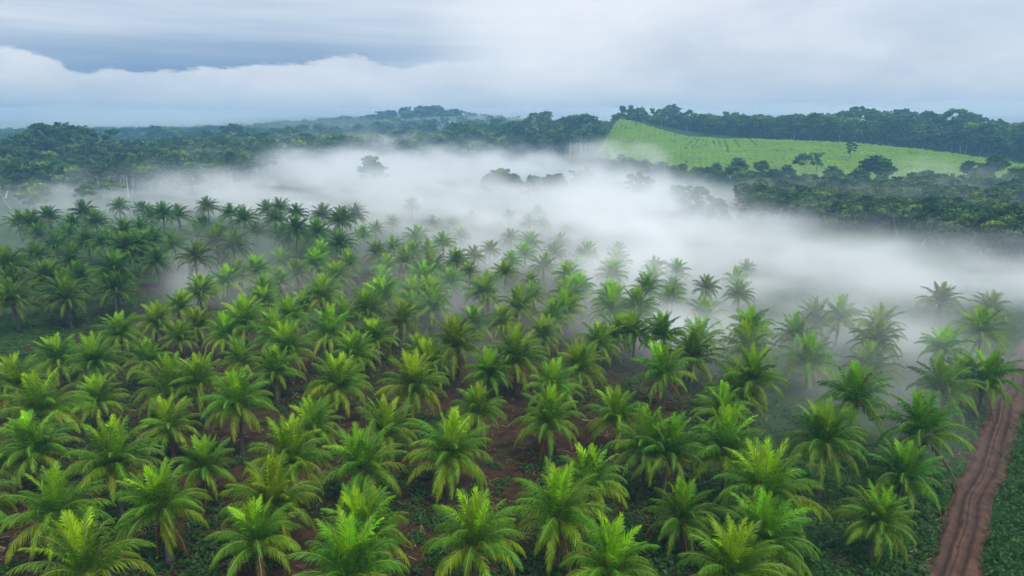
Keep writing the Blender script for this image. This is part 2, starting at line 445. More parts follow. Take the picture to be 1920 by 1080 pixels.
for pa, pb, w in [((1283, 285), (1303, 262), 1.2), ((1296, 285), (1312, 263), 1.0), ((1309, 283), (1319, 266), 1.2), ((1322, 283), (1324, 267), 1.0),
                  ((1366, 296), (1356, 266), 1.1), ((1340, 284), (1336, 266), .7), ((1350, 284), (1345, 266), .7), ((1385, 288), (1376, 268), .7), ((1420, 290), (1405, 268), .7)]:
    Ya = np.interp(pa[1], [262, 336], [590, 430]); Yb = np.interp(pb[1], [262, 336], [590, 430])
    a = at_y(*pa, Ya); b = at_y(*pb, Yb); PATHS.append((a[0], a[1], b[0], b[1], w))
a, b = at_y(1360, 297, 520), at_y(1600, 300, 500)
PATHS.append((a[0], a[1], b[0], b[1], 2.5))
build_field()

# ------------------------------------------------------------------ palms
def frond(L, az, e0, bend, age, seed, dry=False):
    r = random.Random(seed); mb = MB()
    nseg = 12; ca, sa = math.cos(az), math.sin(az)
    pts, tang = [], []
    p = Vector((ca * .12, sa * .12, 0.0)); tw = r.uniform(-.25, .25)
    for i in range(nseg + 1):
        s = i / nseg
        e = e0 - bend * (s ** 1.35)
        a2 = az + tw * s * s
        t = Vector((math.cos(a2) * math.cos(e), math.sin(a2) * math.cos(e), math.sin(e)))
        pts.append(p.copy()); tang.append(t)
        p = p + t * (L / nseg)
    rad = [.055 * (1 - .85 * i / nseg) + .008 for i in range(nseg + 1)]
    mb.tube(pts, rad, 4, 1, age, cap=False)
    nl = 46
    V, Fc, A = [], [], []
    roll = r.uniform(-.35, .35)
    vee = .5 * (1 - age) - .55 * age
    for side in (-1, 1):
        for k in range(nl):
            s = .13 + .87 * (k + r.random() * .6) / nl
            fi = min(s * nseg, nseg - 1e-4); i = int(fi); ft = fi - i
            base = pts[i].lerp(pts[i + 1], ft); t = tang[i].lerp(tang[i + 1], ft).normalized()
            S = Vector((t.y, -t.x, 0));
            S = S.normalized() if S.length > 1e-3 else Vector((sa, -ca, 0))
            Nn = S.cross(t).normalized()
            if Nn.z < 0 and e0 < 1.2: Nn = -Nn
            cr, sr = math.cos(roll), math.sin(roll)
            S2 = S * cr + Nn * sr; N2 = Nn * cr - S * sr
            ln = L * .222 * (math.sin(math.pi * min(1, .16 + .80 * s)) ** .7) * r.uniform(.85, 1.12) + .1
            fw = .55 + .75 * s + r.uniform(-.12, .12)
            v = vee + r.uniform(-.32, .32)
            d = (S2 * side * math.cos(fw) * math.cos(v) + t * math.sin(fw) + N2 * math.sin(v) * math.cos(fw)).normalized()
            hang = (.45 + .85 * age) * r.uniform(.5, 1.5)
            mid = base + d * ln * .5
            d2 = (d + Vector((0, 0, -hang))).normalized()
            tip = mid + d2 * ln * .52
            w0 = .062 * r.uniform(.8, 1.15); wv = t * w0
            n0 = len(V)
            V += [base - wv * .5, base + wv * .5, mid + wv * .95, mid - wv * .95, tip]
            Fc += [(n0, n0 + 1, n0 + 2, n0 + 3), (n0 + 3, n0 + 2, n0 + 4)]
            aa = min(1, max(0, age + r.uniform(-.08, .08)))
            A += [1.3] * 5 if dry else [aa, aa, aa, aa, min(1, aa + .12)]
    mb.add([tuple(q) for q in V], Fc, 0, A)
    return mb

def spear(seed, L):
    """Heart of the crown: fibrous bulb and the unopened spear leaves."""
    r = random.Random(seed); mb = MB()
    prof = [(-.55, .2), (-.3, .27), (0, .3), (.25, .24), (.5, .12), (.62, .03)]
    mb.tube([(0, 0, z) for z, _ in prof], [q for _, q in prof], 8, 2, .5)
    for k in range(3):
        a = r.uniform(0, 6.28); t = r.uniform(.03, .1)
        tip = (math.cos(a) * t * L, math.sin(a) * t * L, L * r.uniform(.6, .8))
        mb.tube([(0, 0, .3), tuple(c * .5 for c in tip), tip], [.07, .06, .008], 5, 0, 0.0)
    return mb

def palm_trunk(h, seed):
    r = random.Random(seed); mb = MB()
    n = 14; lx, ly = r.uniform(-.06, .06), r.uniform(-.06, .06)
    pts, rad = [], []
    for i in range(n + 1):
        s = i / n
        pts.append((lx * h * (1 - s) ** 1.5 * .8, ly * h * (1 - s) ** 1.5 * .8, -h * (1 - s) - (.5 if i == 0 else 0)))
        rad.append((.17 + .16 * (1 - s) ** 4 + .05 * max(0, s - .75) * 4) * (1 + (.07 if i % 2 else -.03)))
    mb.tube(pts, rad, 9, 0, .5)
    for k in range(14):       # stubs of shed fronds under the crown
        a = k * 2.4; z = -.15 - k * .07
        mb.tube([(math.cos(a) * .16, math.sin(a) * .16, z - .1), (math.cos(a) * .36, math.sin(a) * .36, z + .16)], [.07, .04], 5, 1, .7)
    return mb

VAR = []
for v in range(12):
    r = random.Random(100 + v)
    nf = r.choice([31, 35, 38, 41, 44]); Lb = r.uniform(4.6, 5.5)
    fr = []
    for i in range(nf):
        t = i / (nf - 1)
        e0 = R(89 - 86 * t ** 1.3 + r.uniform(-8, 8))
        bend = R(8 + 94 * math.sin(math.pi / 2 * min(1, t * 1.5)) ** 1.3 + r.uniform(-14, 14))
        age = max(0, min(1, t * .95 + r.uniform(-.14, .14)))
        L = Lb * (.86 + .14 * min(1, t * 2.5)) * r.uniform(.92, 1.05) * (1 - .1 * max(0, t - .8) * 5)
        dry = i >= nf - 2 and r.random() < .55
        if dry: e0, bend = R(r.uniform(-62, -40)), R(r.uniform(20, 45))
        fr.append(frond(L, i * 2.39996 + r.uniform(-.25, .25), e0, bend, age, v * 100 + i, dry))
    mats = [M['frond'], M['rachis'], M['fibre']]
    sp = spear(v, Lb)
    heart = sp.mesh('palm_heart', mats)
    fm = [f.mesh('palm_frond', mats) for f in fr]
    whole = MB(); whole.merge(spear(v, Lb))
    for f in fr: whole.merge(f)
    VAR.append((heart, fm, whole.mesh('palm_crown', mats)))
TRUNK = [(h, palm_trunk(h, int(h * 10)).mesh('palm_trunk', [M['palm_trunk'], M['fibre']], True)) for h in (3.6, 4.2, 4.8, 5.4, 7.0, 8.5)]

# rows of the plantation, each from the track side: crown hub in the photograph
ROWS = [
 [(1375,1082),(1140,1078),(655,1092),(164,1085)],
 [(1640,985),(1430,1025),(1278,980),(1046,974),(888,1030),(686,1011),(483,1024),(304,961),(104,974),(-62,955)],
 [(1693,905),(1438,938),(1107,913),(511,952)],
 [(1733,822),(1547,841),(1360,855),(1254,860),(1210,847),(838,863),(686,883),(541,874),(385,883),(211,880),(69,851),(-12,882)],
 [(1605,760),(1354,776),(1155,790),(1027,800),(898,780),(722,817),(591,810),(322,806)],
 [(1842,722),(1803,717),(1770,744),(1637,700),(1377,747),(1246,708),(1038,735),(775,737),(633,733),(449,766),(188,759),(82,778)],
 [(1515,685),(1413,719),(1296,680),(1089,696),(966,682),(918,705),(808,690),(667,670),(520,706),(378,725),(315,740),(34,727),(-40,738)],
 [(1770,661),(1642,650),(1496,641),(1407,666),(1313,644),(1120,651),(1019,636),(858,658),(795,668),(703,643),(542,660),(455,682),(277,684),(183,685),(111,682)],
 [(1840,630),(1650,619),(1573,603),(1529,610),(1410,619),(1243,636),(1190,630),(1151,636),(889,615),(749,612),(614,634),(518,636),(422,634),(335,640),(371,617),(226,632)],
 [(1856,583),(1762,572),(1324,602),(1195,607),(1197,586),(1144,588),(1062,586),(1040,603),(973,583),(940,610),(812,583),(773,583),(691,588),(649,603),(544,600),(460,610),(291,610)],
 [(1385,558),(1260,566),(1210,552),(1145,573),(1084,552),(1061,561),(1000,560),(973,558),(915,562),(913,540),(804,558),(772,560),(720,566),(691,565),(604,562),(571,580),(496,571),(335,583),(375,557)],
 [(1377,530),(1324,544),(1263,545),(1221,535),(1145,549),(1086,543),(995,532),(904,552),(846,534),(793,532),(718,534),(722,556),(633,528),(615,547),(609,549),(524,534),(496,549),(424,536),(381,547)],
 [(1399,508),(1268,516),(1227,510),(1147,521),(1067,521),(1084,506),(1019,506),(947,517),(881,513),(809,506),(722,506),(625,521),(557,519),(481,512),(448,523)],
 [(1158,502),(1100,482),(1039,478),(984,482),(960,495),(889,484),(857,495),(757,495),(804,478),(774,478),(709,480),(655,498),(592,500),(598,478),(531,493)],
 [(1158,480),(1158,443),(1100,461),(1052,460),(995,460),(958,450),(919,474),(865,447),(831,461),(780,450),(739,467),(681,445)],
 [(1128,404),(1108,421),(1063,434),(1017,428),(993,421),(1010,402),(954,411),(930,426),(885,413),(852,426),(813,423),(772,390),(737,423),(704,434)],
]
# the taller, older stand beyond the gap: rows from the far side forward, each from its outer end
OLD = [
 [(224,391),(267,397),(390,393),(433,404),(501,397),(525,395),(557,404),(605,408),(641,415),(665,408)],
 [(91,410),(35,421),(63,425),(137,425),(159,404),(181,423),(283,410),(306,406),(335,408),(379,427),(457,415),(516,414),(481,440),(555,438),(594,440),(635,419)],
 [(76,447),(128,449),(165,458),(196,460),(230,438),(265,430),(289,456),(368,449),(411,443),(407,458),(438,466),(529,449),(637,464)],
 [(107,469),(69,484),(130,495),(231,471),(257,478),(257,464),(294,497),(329,467),(366,490)],
 [(13,508),(44,510),(91,527),(19,540),(148,530),(215,519)],
 [(26,569),(125,565),(217,550),(115,555),(-30,560)],
]
ORD = ['zeroth', 'first', 'second', 'third', 'fourth', 'fifth', 'sixth', 'seventh', 'eighth', 'ninth', 'tenth', 'eleventh', 'twelfth', 'thirteenth', 'fourteenth',
       'fifteenth', 'sixteenth', 'seventeenth', 'eighteenth', 'nineteenth', 'twentieth']
def ordinal(k):
    if k <= 20: return ORD[k]
    tens = ['', '', 'twent', 'thirt', 'fort', 'fift', 'sixt', 'sevent', 'eight', 'ninet']
    t, u = divmod(k, 10)
    return tens[t] + 'ieth' if u == 0 else tens[t] + 'y-' + ORD[u]

TINT = [('fresh green', (1.0, 1.0, 1.0)), ('yellow-green', (1.13, 1.04, .8)), ('deep green', (.72, .86, 1.05)), ('bright green', (1.12, 1.15, .9)), ('golden-tipped green', (1.16, 1.04, .65))]
DETAIL_BEFORE = 6      # rows whose single fronds can be told apart
def add_palm(px, py, h, old, label, group, tint, scale, v, rot, detail):
    x, y = at_z(px, py, h * scale + .1)
    z = tz(x, y)
    x, y = at_z(px, py, h * scale + z)
    th, tm = min(TRUNK, key=lambda q: abs(q[0] - h))
    hub = th * scale
    root = empty('palm_tree', (x, y, z))
    root['label'] = label; root['category'] = 'palm tree'; root['group'] = group
    root.scale = (scale,) * 3
    tr = link('trunk', tm, root); tr.location = (0, 0, th); tr.rotation_euler = (0, 0, rot * 1.7)
    heart, fm, whole = VAR[v]
    cr = link('crown', heart if detail else whole, root)
    cr.location = (0, 0, th); cr.rotation_euler = (random.gauss(0, .11), random.gauss(0, .11), rot)
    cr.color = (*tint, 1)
    wd = random.uniform(.88, .99) if not old else 1.0
    cr.scale = (wd, wd, random.uniform(.98, 1.1))
    if detail:
        for m in fm:
            f = link('frond', m, cr); f.color = (*tint, 1)
    return root

npalm = 0
PALM_XY = []
for ri, row in enumerate(ROWS):
    for k, (px, py) in enumerate(sorted(row, key=lambda p: -p[0])):
        r = random.Random(px * 7 + py)
        ti = r.choice([0, 1, 1, 3, 3, 0]) if px < 1150 else r.choice([0, 2, 2, 0, 3])
        if (px, py) in ((541, 874), (164, 1085), (1375, 1082)): ti = 4
        name, tint = TINT[ti]
        veil = 'misty ' if (py < 560 and px > 560) or (px > 1350 and py < 730) or py < 470 else ''
        lab = f'{veil}{name} palm, {ordinal(k + 1)} from the dirt track in the {ordinal(ri + 1)} row back'
        if ri == 0: lab = f'{name} palm cut by the edge, {ordinal(k + 1)} from the dirt track in the front row'
        h = r.choice([3.6, 4.2, 4.2, 4.8, 4.8, 5.4]); s = min(1.14, max(.74, r.gauss(.95, .1))) * (1 - .08 * min(1, max(0, (820 - py) / 200))) * (1 - .12 * min(1, max(0, (610 - py) / 60)) * min(1, max(0, (px - 820) / 80)))
        add_palm(px, py, h, False, lab, 'young palms planted in rows', tuple(c * r.uniform(.9, 1.1) for c in tint), s, r.randrange(12), r.uniform(0, 6.28), ri < DETAIL_BEFORE)
        npalm += 1
for ri, row in enumerate(OLD):
    for k, (px, py) in enumerate(sorted(row)):
        r = random.Random(px * 5 + py * 3)
        name, tint = TINT[r.choice([0, 2, 2, 0])]
        lab = f'tall {name} older palm, {ordinal(k + 1)} from the outer end of {ordinal(ri + 1)} row below the mist'
        if ri == 5: lab = f'tall {name} palm by the grassy gap, {ordinal(k + 1)} from the outer end'
        h = r.choice([5.4, 5.4, 7.0]); s = r.uniform(.88, 1.04)
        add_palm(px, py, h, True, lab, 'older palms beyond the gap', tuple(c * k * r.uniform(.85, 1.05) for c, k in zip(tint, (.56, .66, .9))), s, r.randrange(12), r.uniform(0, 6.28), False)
        npalm += 1
print('palms', npalm)

# ------------------------------------------------------------------ broad-leaved trees
def leaf_quads(cen, rad, n, size, g, flat=.75, up=.35):
    d = g.normal(size=(n, 3)); d /= np.linalg.norm(d, axis=1)[:, None]
    d[:, 2] = d[:, 2] + up; d /= np.linalg.norm(d, axis=1)[:, None]
    rr = g.uniform(.45, 1.15, (n, 1))
    p = cen + d * rr * np.array([rad, rad, rad * flat])
    nr = d + g.normal(scale=.8, size=(n, 3)); nr /= np.linalg.norm(nr, axis=1)[:, None]
    t = np.cross(nr, g.normal(size=(n, 3))); t /= np.linalg.norm(t, axis=1)[:, None]
    b = np.cross(nr, t)
    s = size * g.uniform(.6, 1.3, (n, 1)); s2 = s * g.uniform(.45, .8, (n, 1))
    drop = np.array([0, 0, -1.]) * s * .25
    V = np.stack([p - t * s, p - b * s2 + drop * .2, p + t * s + drop, p + b * s2 + drop * .2], 1)
    return V

def make_tree_kind(kind, seed):
    """Returns (trunk mesh, crown mesh, nominal height)."""
    g = np.random.default_rng(seed); r = random.Random(seed)
    lobes = []
    if kind == 'round':      H, tr0, nl = 20, .38, 30
    elif kind == 'umbrella': H, tr0, nl = 30, .55, 26
    elif kind == 'pole':     H, tr0, nl = 32, .42, 20
    elif kind == 'open':     H, tr0, nl = 24, .4, 24
    elif kind == 'bushy':    H, tr0, nl = 9, .22, 22
    else:                    H, tr0, nl = 17, .3, 24      # leaning
    lean = {'leaning': r.uniform(.14, .22)}.get(kind, r.uniform(-.03, .03)) * H
    fork = {'round': .42, 'umbrella': .68, 'pole': .66, 'open': .5, 'bushy': .2, 'leaning': .55}[kind] * H
    top = Vector((lean, r.uniform(-.02, .02) * H, fork))
    for i in range(nl):
        a = i * 2.4 + r.uniform(-.5, .5); q = (i + .5) / nl
        if kind == 'round':
            el = math.acos(1 - 1.5 * q); R0 = H * r.uniform(.2, .34)
            c = (math.cos(a) * math.sin(el) * R0, math.sin(a) * math.sin(el) * R0, H * .64 + math.cos(el) * H * .26 + r.uniform(-.05, .06) * H); rr = H * r.uniform(.06, .125)
        elif kind == 'umbrella':
            R0 = H * .36 * math.sqrt(q)
            c = (math.cos(a) * R0, math.sin(a) * R0, H * (.93 - .16 * q) + r.uniform(-.07, .05) * H); rr = H * r.uniform(.05, .1)
        elif kind == 'pole':
            R0 = H * .13 * math.sqrt(r.random()) + .4
            c = (math.cos(a) * R0, math.sin(a) * R0, H * (.62 + .34 * q)); rr = H * r.uniform(.045, .085)
        elif kind == 'open':
            R0 = H * r.uniform(.1, .3)
            c = (math.cos(a) * R0, math.sin(a) * R0, H * r.uniform(.36, .95)); rr = H * r.uniform(.05, .11)
        elif kind == 'bushy':
            R0 = H * .36 * math.sqrt(q)
            c = (math.cos(a) * R0, math.sin(a) * R0, H * (.8 - .55 * q) + r.uniform(-.1, .1) * H); rr = H * r.uniform(.09, .19)
        else:
            R0 = H * .36 * math.sqrt(q)
            c = (math.cos(a) * R0 + lean, math.sin(a) * R0, H * (.88 - .24 * q) + r.uniform(-.09, .07) * H); rr = H * r.uniform(.06, .12)
        lobes.append((np.array(c), rr))
    size = {'bushy': .42, 'leaning': .5, 'round': .6}.get(kind, .68)
    dens = {'umbrella': .85, 'pole': .9, 'open': .8}.get(kind, 1.15)
    V, A = [], []
    for c, rr in lobes:
        tone = r.uniform(.0, .8)
        ns = r.randint(6, 9)
        for k in range(ns):
            d = g.normal(size=3); d[2] = abs(d[2]) * .9 + d[2] * .35; d /= np.linalg.norm(d)
            q = rr * g.uniform(.55, 1.2)
            sr = rr * g.uniform(.28, .5)
            n = int(dens * 3.4 * (sr / size) ** 2) + 9
            L = leaf_quads(c + d * q * np.array([1, 1, .7]), sr, n, size * g.uniform(.75, 1.1), g, .6)
            V.append(L); A.append(np.clip(g.normal(tone + g.uniform(-.2, .2), .1, n), 0, 1))
        n = int(dens * 2.2 * (rr / size) ** 2) + 12
        V.append(leaf_quads(c, rr * .75, n, size, g, .7)); A.append(np.clip(g.normal(tone + .15, .1, n), 0, 1))
    crown = quads_mesh('tree_crown', np.concatenate(V).reshape(-1, 3), [M['tree_leaf']], np.concatenate(A))
    mb = MB()
    pale = kind in ('umbrella', 'pole', 'leaning')
    pts = []; n = 7
    for i in range(n + 1):
        s = i / n
        bow = math.sin(s * math.pi) * lean * .25
        pts.append((top.x * s + bow * .6, top.y * s + r.uniform(-.01, .01) * H * s, -.8 * (i == 0) + fork * s))
    mb.tube(pts, [tr0 * (1 + .7 * (1 - i / n) ** 5) * (1 - .45 * i / n) for i in range(n + 1)], 8, 0, .5)
    for c, rr in lobes:
        c = Vector(c); m = top.lerp(c, .5) + Vector((r.uniform(-.3, .3), r.uniform(-.3, .3), -abs(c.z - top.z) * .08))
        mb.tube([top, m, c], [tr0 * .42, tr0 * .26, .05], 5, 0, .5)
    trunk = mb.mesh('tree_trunk', [M['bark_pale'] if pale else M['bark_dark']], True)
    return trunk, crown, H

KINDS = {}
for i, k in enumerate(['round', 'umbrella', 'pole', 'open', 'bushy', 'leaning']):
    KINDS[k] = [make_tree_kind(k, 500 + i * 10 + s) for s in range(2)]
KDESC = {'round': 'round-crowned dark green tree', 'umbrella': 'flat-topped tree on tall pale trunk', 'pole': 'slender tree with straight pale trunk',
         'open': 'open-branched dark tree', 'bushy': 'low bushy dark tree', 'leaning': 'broad tree on leaning pale trunk'}
TREES = []           # (x, y, radius) of the single trees
PROTO = {}
def add_tree(x, y, kind, height, label, group, z=None, rot=None, name='forest_tree'):
    var = random.randrange(2); tr, cr, H = KINDS[kind][var]
    s = height / H
    root = empty(name, (x, y, tz(x, y) if z is None else z))
    root.scale = (s * random.uniform(.9, 1.15), s * random.uniform(.9, 1.15), s)
    root.rotation_euler = (0, 0, random.uniform(0, 6.28) if rot is None else rot)
    root['label'] = label; root['category'] = 'tree'; root['group'] = group
    a = link('trunk', tr, root); b = link('crown', cr, root)
    PROTO.setdefault((kind, var), (a, b))
    TREES.append((x, y, height * .3))
    return root

def tree_top(px, py_top, Y, kind, label, group, rot=None, hmin=5):
    """A tree Y metres off whose top stands where the photograph has it."""
    x, y, zt = at_y(px, py_top, Y)
    z = tz(x, y)
    return add_tree(x, y, kind, max(hmin, zt - z), label, group, z, rot)

def zone(items, where, group):
    """items: (px, py_top, Y, kind); ordinal counted along the photograph from its outer edge."""
    items = sorted(items)
    cnt = {}
    for px, py, Y, kind in items:
        cnt[kind] = cnt.get(kind, 0) + 1
        tree_top(px, py, Y, kind, f'{KDESC[kind]}, {ordinal(cnt[kind])} such from left {where}', group)

# skyline of the far wood beyond the mist
W1 = [(20,255,430,'open'),(55,246,440,'round'),(85,232,450,'umbrella'),(112,230,455,'umbrella'),(138,236,450,'umbrella'),(160,250,445,'round'),(182,240,455,'open'),(205,262,470,'round'),(8,268,400,'round'),
      (292,234,900,'round'),(245,268,560,'open'),(330,262,620,'open'),(385,243,640,'round'),(432,232,660,'umbrella'),(455,250,650,'round'),(470,240,820,'pole'),(500,252,600,'open'),(527,240,840,'pole'),(545,238,700,'umbrella'),
      (580,246,760,'round'),(605,244,720,'pole'),(640,242,740,'round'),(668,250,700,'open'),(700,246,720,'round'),(745,252,730,'round'),(775,246,720,'open'),(810,240,760,'round'),(840,236,740,'pole')]
zone(W1, 'on the skyline beyond the mist', 'trees of the wood beyond the mist')
W1b = [(30,300,330,'round'),(75,305,335,'open'),(120,296,350,'bushy'),(150,318,330,'round'),(185,306,345,'leaning'),(232,298,350,'pole'),(270,310,360,'round'),(310,300,370,'open'),(318,296,400,'pole'),
       (355,300,380,'bushy'),(395,292,400,'round'),(430,284,420,'pole'),(462,282,430,'round'),(500,272,470,'open'),(60,330,300,'bushy'),(200,335,310,'leaning'),(145,345,290,'leaning'),(10,330,300,'leaning')]
zone(W1b, 'along the far wood edge', 'trees at the edge of the far wood')
W2 = [(855,228,640,'round'),(872,236,650,'pole'),(890,228,660,'open'),(905,238,640,'pole'),(922,232,650,'pole'),(938,240,630,'round'),(952,228,650,'open'),(968,226,640,'pole'),(985,226,650,'umbrella'),(1000,232,640,'pole'),
      (1005,212,690,'umbrella'),(1022,208,690,'pole'),(1030,225,650,'round'),(1048,230,640,'pole'),(1062,218,650,'round'),(1080,214,650,'round'),(1098,212,640,'round'),(1114,216,640,'round'),(1126,225,620,'round'),(1130,240,600,'round'),
      (880,255,600,'bushy'),(920,258,600,'pole'),(960,255,600,'round'),(1010,250,600,'pole'),(1050,255,590,'round'),(1090,248,590,'round'),(1112,256,570,'round'),(845,262,620,'round'),(1030,262,580,'pole'),(1070,258,585,'pole')]
zone(W2, 'in the wood beside the field', 'trees of the wood beside the field')
W3 = [(697,288,420,'bushy'),(930,314,360,'bushy'),(945,312,362,'bushy'),(960,318,355,'bushy'),(1000,322,350,'bushy'),(1045,318,345,'bushy'),(1030,320,350,'bushy'),(918,318,365,'bushy'),
      (1190,322,320,'open'),(1207,330,312,'round'),(1158,335,340,'bushy'),(1085,318,345,'open'),(1270,340,300,'bushy'),(1296,348,285,'open'),(1327,348,270,'leaning'),(1345,365,262,'bushy'),(1310,372,262,'bushy'),
      (1282,368,270,'bushy'),(1334,386,255,'bushy'),(1360,392,250,'bushy'),(1413,371,262,'bushy'),(1395,388,252,'bushy'),(1430,396,248,'bushy'),(1240,372,285,'bushy')]
zone(W3, 'of those rising from the mist', 'trees standing in the mist')
W4 = [(1150,296,500,'bushy'),(1180,292,480,'bushy'),(1212,296,470,'bushy'),(1245,306,450,'bushy'),(1275,312,440,'bushy'),(1310,318,430,'bushy'),(1345,302,440,'bushy'),(1385,290,430,'bushy'),(1368,312,420,'round'),
      (1428,300,420,'round'),(1410,318,405,'bushy'),(1450,312,405,'bushy'),(1478,306,410,'bushy'),(1518,285,415,'leaning'),(1534,284,430,'open'),(1560,308,405,'bushy'),(1598,266,470,'open'),(1570,312,395,'bushy'),
      (1628,296,390,'round'),(1648,290,385,'round'),(1662,302,380,'round'),(1615,310,385,'bushy'),(1740,318,370,'round'),(1765,322,365,'bushy'),(1720,330,362,'bushy'),(1825,300,375,'round'),(1868,290,372,'round'),(1850,312,362,'round'),(1906,312,368,'round'),(1930,308,365,'open'),(1810,322,360,'bushy')]
zone(W4, 'at the foot of the field', 'trees along the foot of the field')
W5 = [(1692,380,225,'leaning'),(1740,384,205,'leaning'),(1610,364,270,'round'),(1640,372,262,'round'),(1560,380,262,'open'),(1500,372,280,'round'),(1470,378,275,'bushy'),(1525,360,300,'bushy'),(1660,395,240,'bushy'),
      (1790,368,255,'round'),(1800,390,215,'open'),(1765,402,205,'bushy'),(1850,386,190,'leaning'),(1822,400,195,'round'),(1880,372,215,'round'),(1910,378,190,'round'),(1900,402,180,'leaning'),(1935,385,185,'leaning'),(1870,410,182,'bushy'),
      (1590,392,250,'bushy'),(1620,400,240,'bushy'),(1545,398,255,'bushy'),(1715,372,250,'open'),(1670,366,270,'umbrella'),(1835,356,280,'round'),(1760,350,300,'open'),(1700,348,310,'bushy'),(1600,350,320,'round'),(1560,346,330,'bushy'),(1650,350,320,'bushy'),(1895,350,290,'round'),(1480,352,330,'bushy'),(1440,358,310,'bushy')]
zone(W5, 'in the wood below the field', 'trees of the near wood below the field')
W6 = []
gq = random.Random(5)
sky6 = [(1160, 212), (1175, 196), (1200, 200), (1230, 202), (1258, 194), (1290, 206), (1330, 212), (1370, 208), (1400, 216), (1440, 218), (1480, 214), (1500, 222), (1530, 210), (1560, 210), (1590, 206), (1612, 200), (1635, 204),
        (1660, 208), (1695, 202), (1725, 208), (1750, 206), (1790, 201), (1815, 208), (1840, 222), (1870, 222), (1900, 228), (1930, 232)]
for i, (px, py) in enumerate(sky6):
    W6.append((px, py, 720 - (px - 1160) * .16, ['round', 'open', 'round', 'open', 'round', 'umbrella'][i % 6] if px not in (1612, 1635) else 'umbrella'))
for i in range(38):
    px = 1165 + i * 20.5 + gq.uniform(-6, 6)
    base = np.interp(px, [1160, 1300, 1600, 1920], [226, 258, 271, 312]); top = np.interp(px, [p[0] for p in sky6], [p[1] for p in sky6])
    W6.append((px, top + (base - top) * gq.uniform(.25, .6), 660 - (px - 1160) * .22 + gq.uniform(-10, 20), gq.choice(['round', 'round', 'open', 'pole', 'round', 'bushy'])))
zone(W6, 'on the ridge behind the field', 'trees of the ridge behind the field')
# one wild palm standing up out of the mist
r = random.Random(3)
x, y, zt = at_y(1100, 330, 335)
root = empty('palm_tree', (x, y, tz(x, y)))
root['label'] = 'lone dark palm rising from the mist below the wood'; root['category'] = 'palm tree'
root.scale = (1.25, 1.25, 1.25)
tr = link('trunk', TRUNK[-1][1], root); tr.location = (0, 0, 8.5)
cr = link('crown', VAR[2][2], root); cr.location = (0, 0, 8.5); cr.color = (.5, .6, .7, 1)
print('trees', len(TREES))

# ------------------------------------------------------------------ the rest of the woods: masses of canopy nobody could count
def forest(name, pts, label):
    """pts: x, y, z, scale, kind index, rotation"""
    keys = list(PROTO.keys())
    me = bpy.data.meshes.new(name)
    me.vertices.add(len(pts)); me.vertices.foreach_set('co', np.array([p[:3] for p in pts], np.float32).ravel())
    for nm, col, ty in (('size', 3, 'FLOAT'), ('spin', 5, 'FLOAT'), ('pick', 4, 'INT')):
        a = me.attributes.new(nm, ty, 'POINT'); a.data.foreach_set('value', np.array([p[col] for p in pts], np.int32 if ty == 'INT' else np.float32))
    o = link(name, me); o['kind'] = 'stuff'; o['label'] = label
    ng = bpy.data.node_groups.new(name, 'GeometryNodeTree'); n = N(ng)
    ng.interface.new_socket('Geometry', in_out='INPUT', socket_type='NodeSocketGeometry'); ng.interface.new_socket('Geometry', in_out='OUTPUT', socket_type='NodeSocketGeometry')
    gi = ng.nodes.new('NodeGroupInput'); go = ng.nodes.new('NodeGroupOutput')
    join = ng.nodes.new('GeometryNodeJoinGeometry')
    for k in reversed(keys):
        a, b = PROTO[k]
        j = ng.nodes.new('GeometryNodeJoinGeometry')
        for ob in (a, b):
            oi = ng.nodes.new('GeometryNodeObjectInfo'); oi.inputs['Object'].default_value = ob; oi.transform_space = 'ORIGINAL'
            ng.links.new(oi.outputs['Geometry'], j.inputs[0])
        gt = ng.nodes.new('GeometryNodeGeometryToInstance'); ng.links.new(j.outputs[0], gt.inputs[0]); ng.links.new(gt.outputs[0], join.inputs[0])
    na = lambda nm, ty: n.new('GeometryNodeInputNamedAttribute', {'Name': nm}, data_type=ty).outputs[0]
    rot = n.new('ShaderNodeCombineXYZ', {2: na('spin', 'FLOAT')})
    ip = ng.nodes.new('GeometryNodeInstanceOnPoints'); ip.inputs['Pick Instance'].default_value = True
    ng.links.new(gi.outputs[0], ip.inputs['Points']); ng.links.new(join.outputs[0], ip.inputs['Instance'])
    ng.links.new(na('pick', 'INT'), ip.inputs['Instance Index']); ng.links.new(rot.outputs[0], ip.inputs['Rotation']); ng.links.new(na('size', 'FLOAT'), ip.inputs['Scale'])
    ng.links.new(ip.outputs[0], go.inputs[0])
    md = o.modifiers.new('canopy', 'NODES'); md.node_group = ng
    return keys

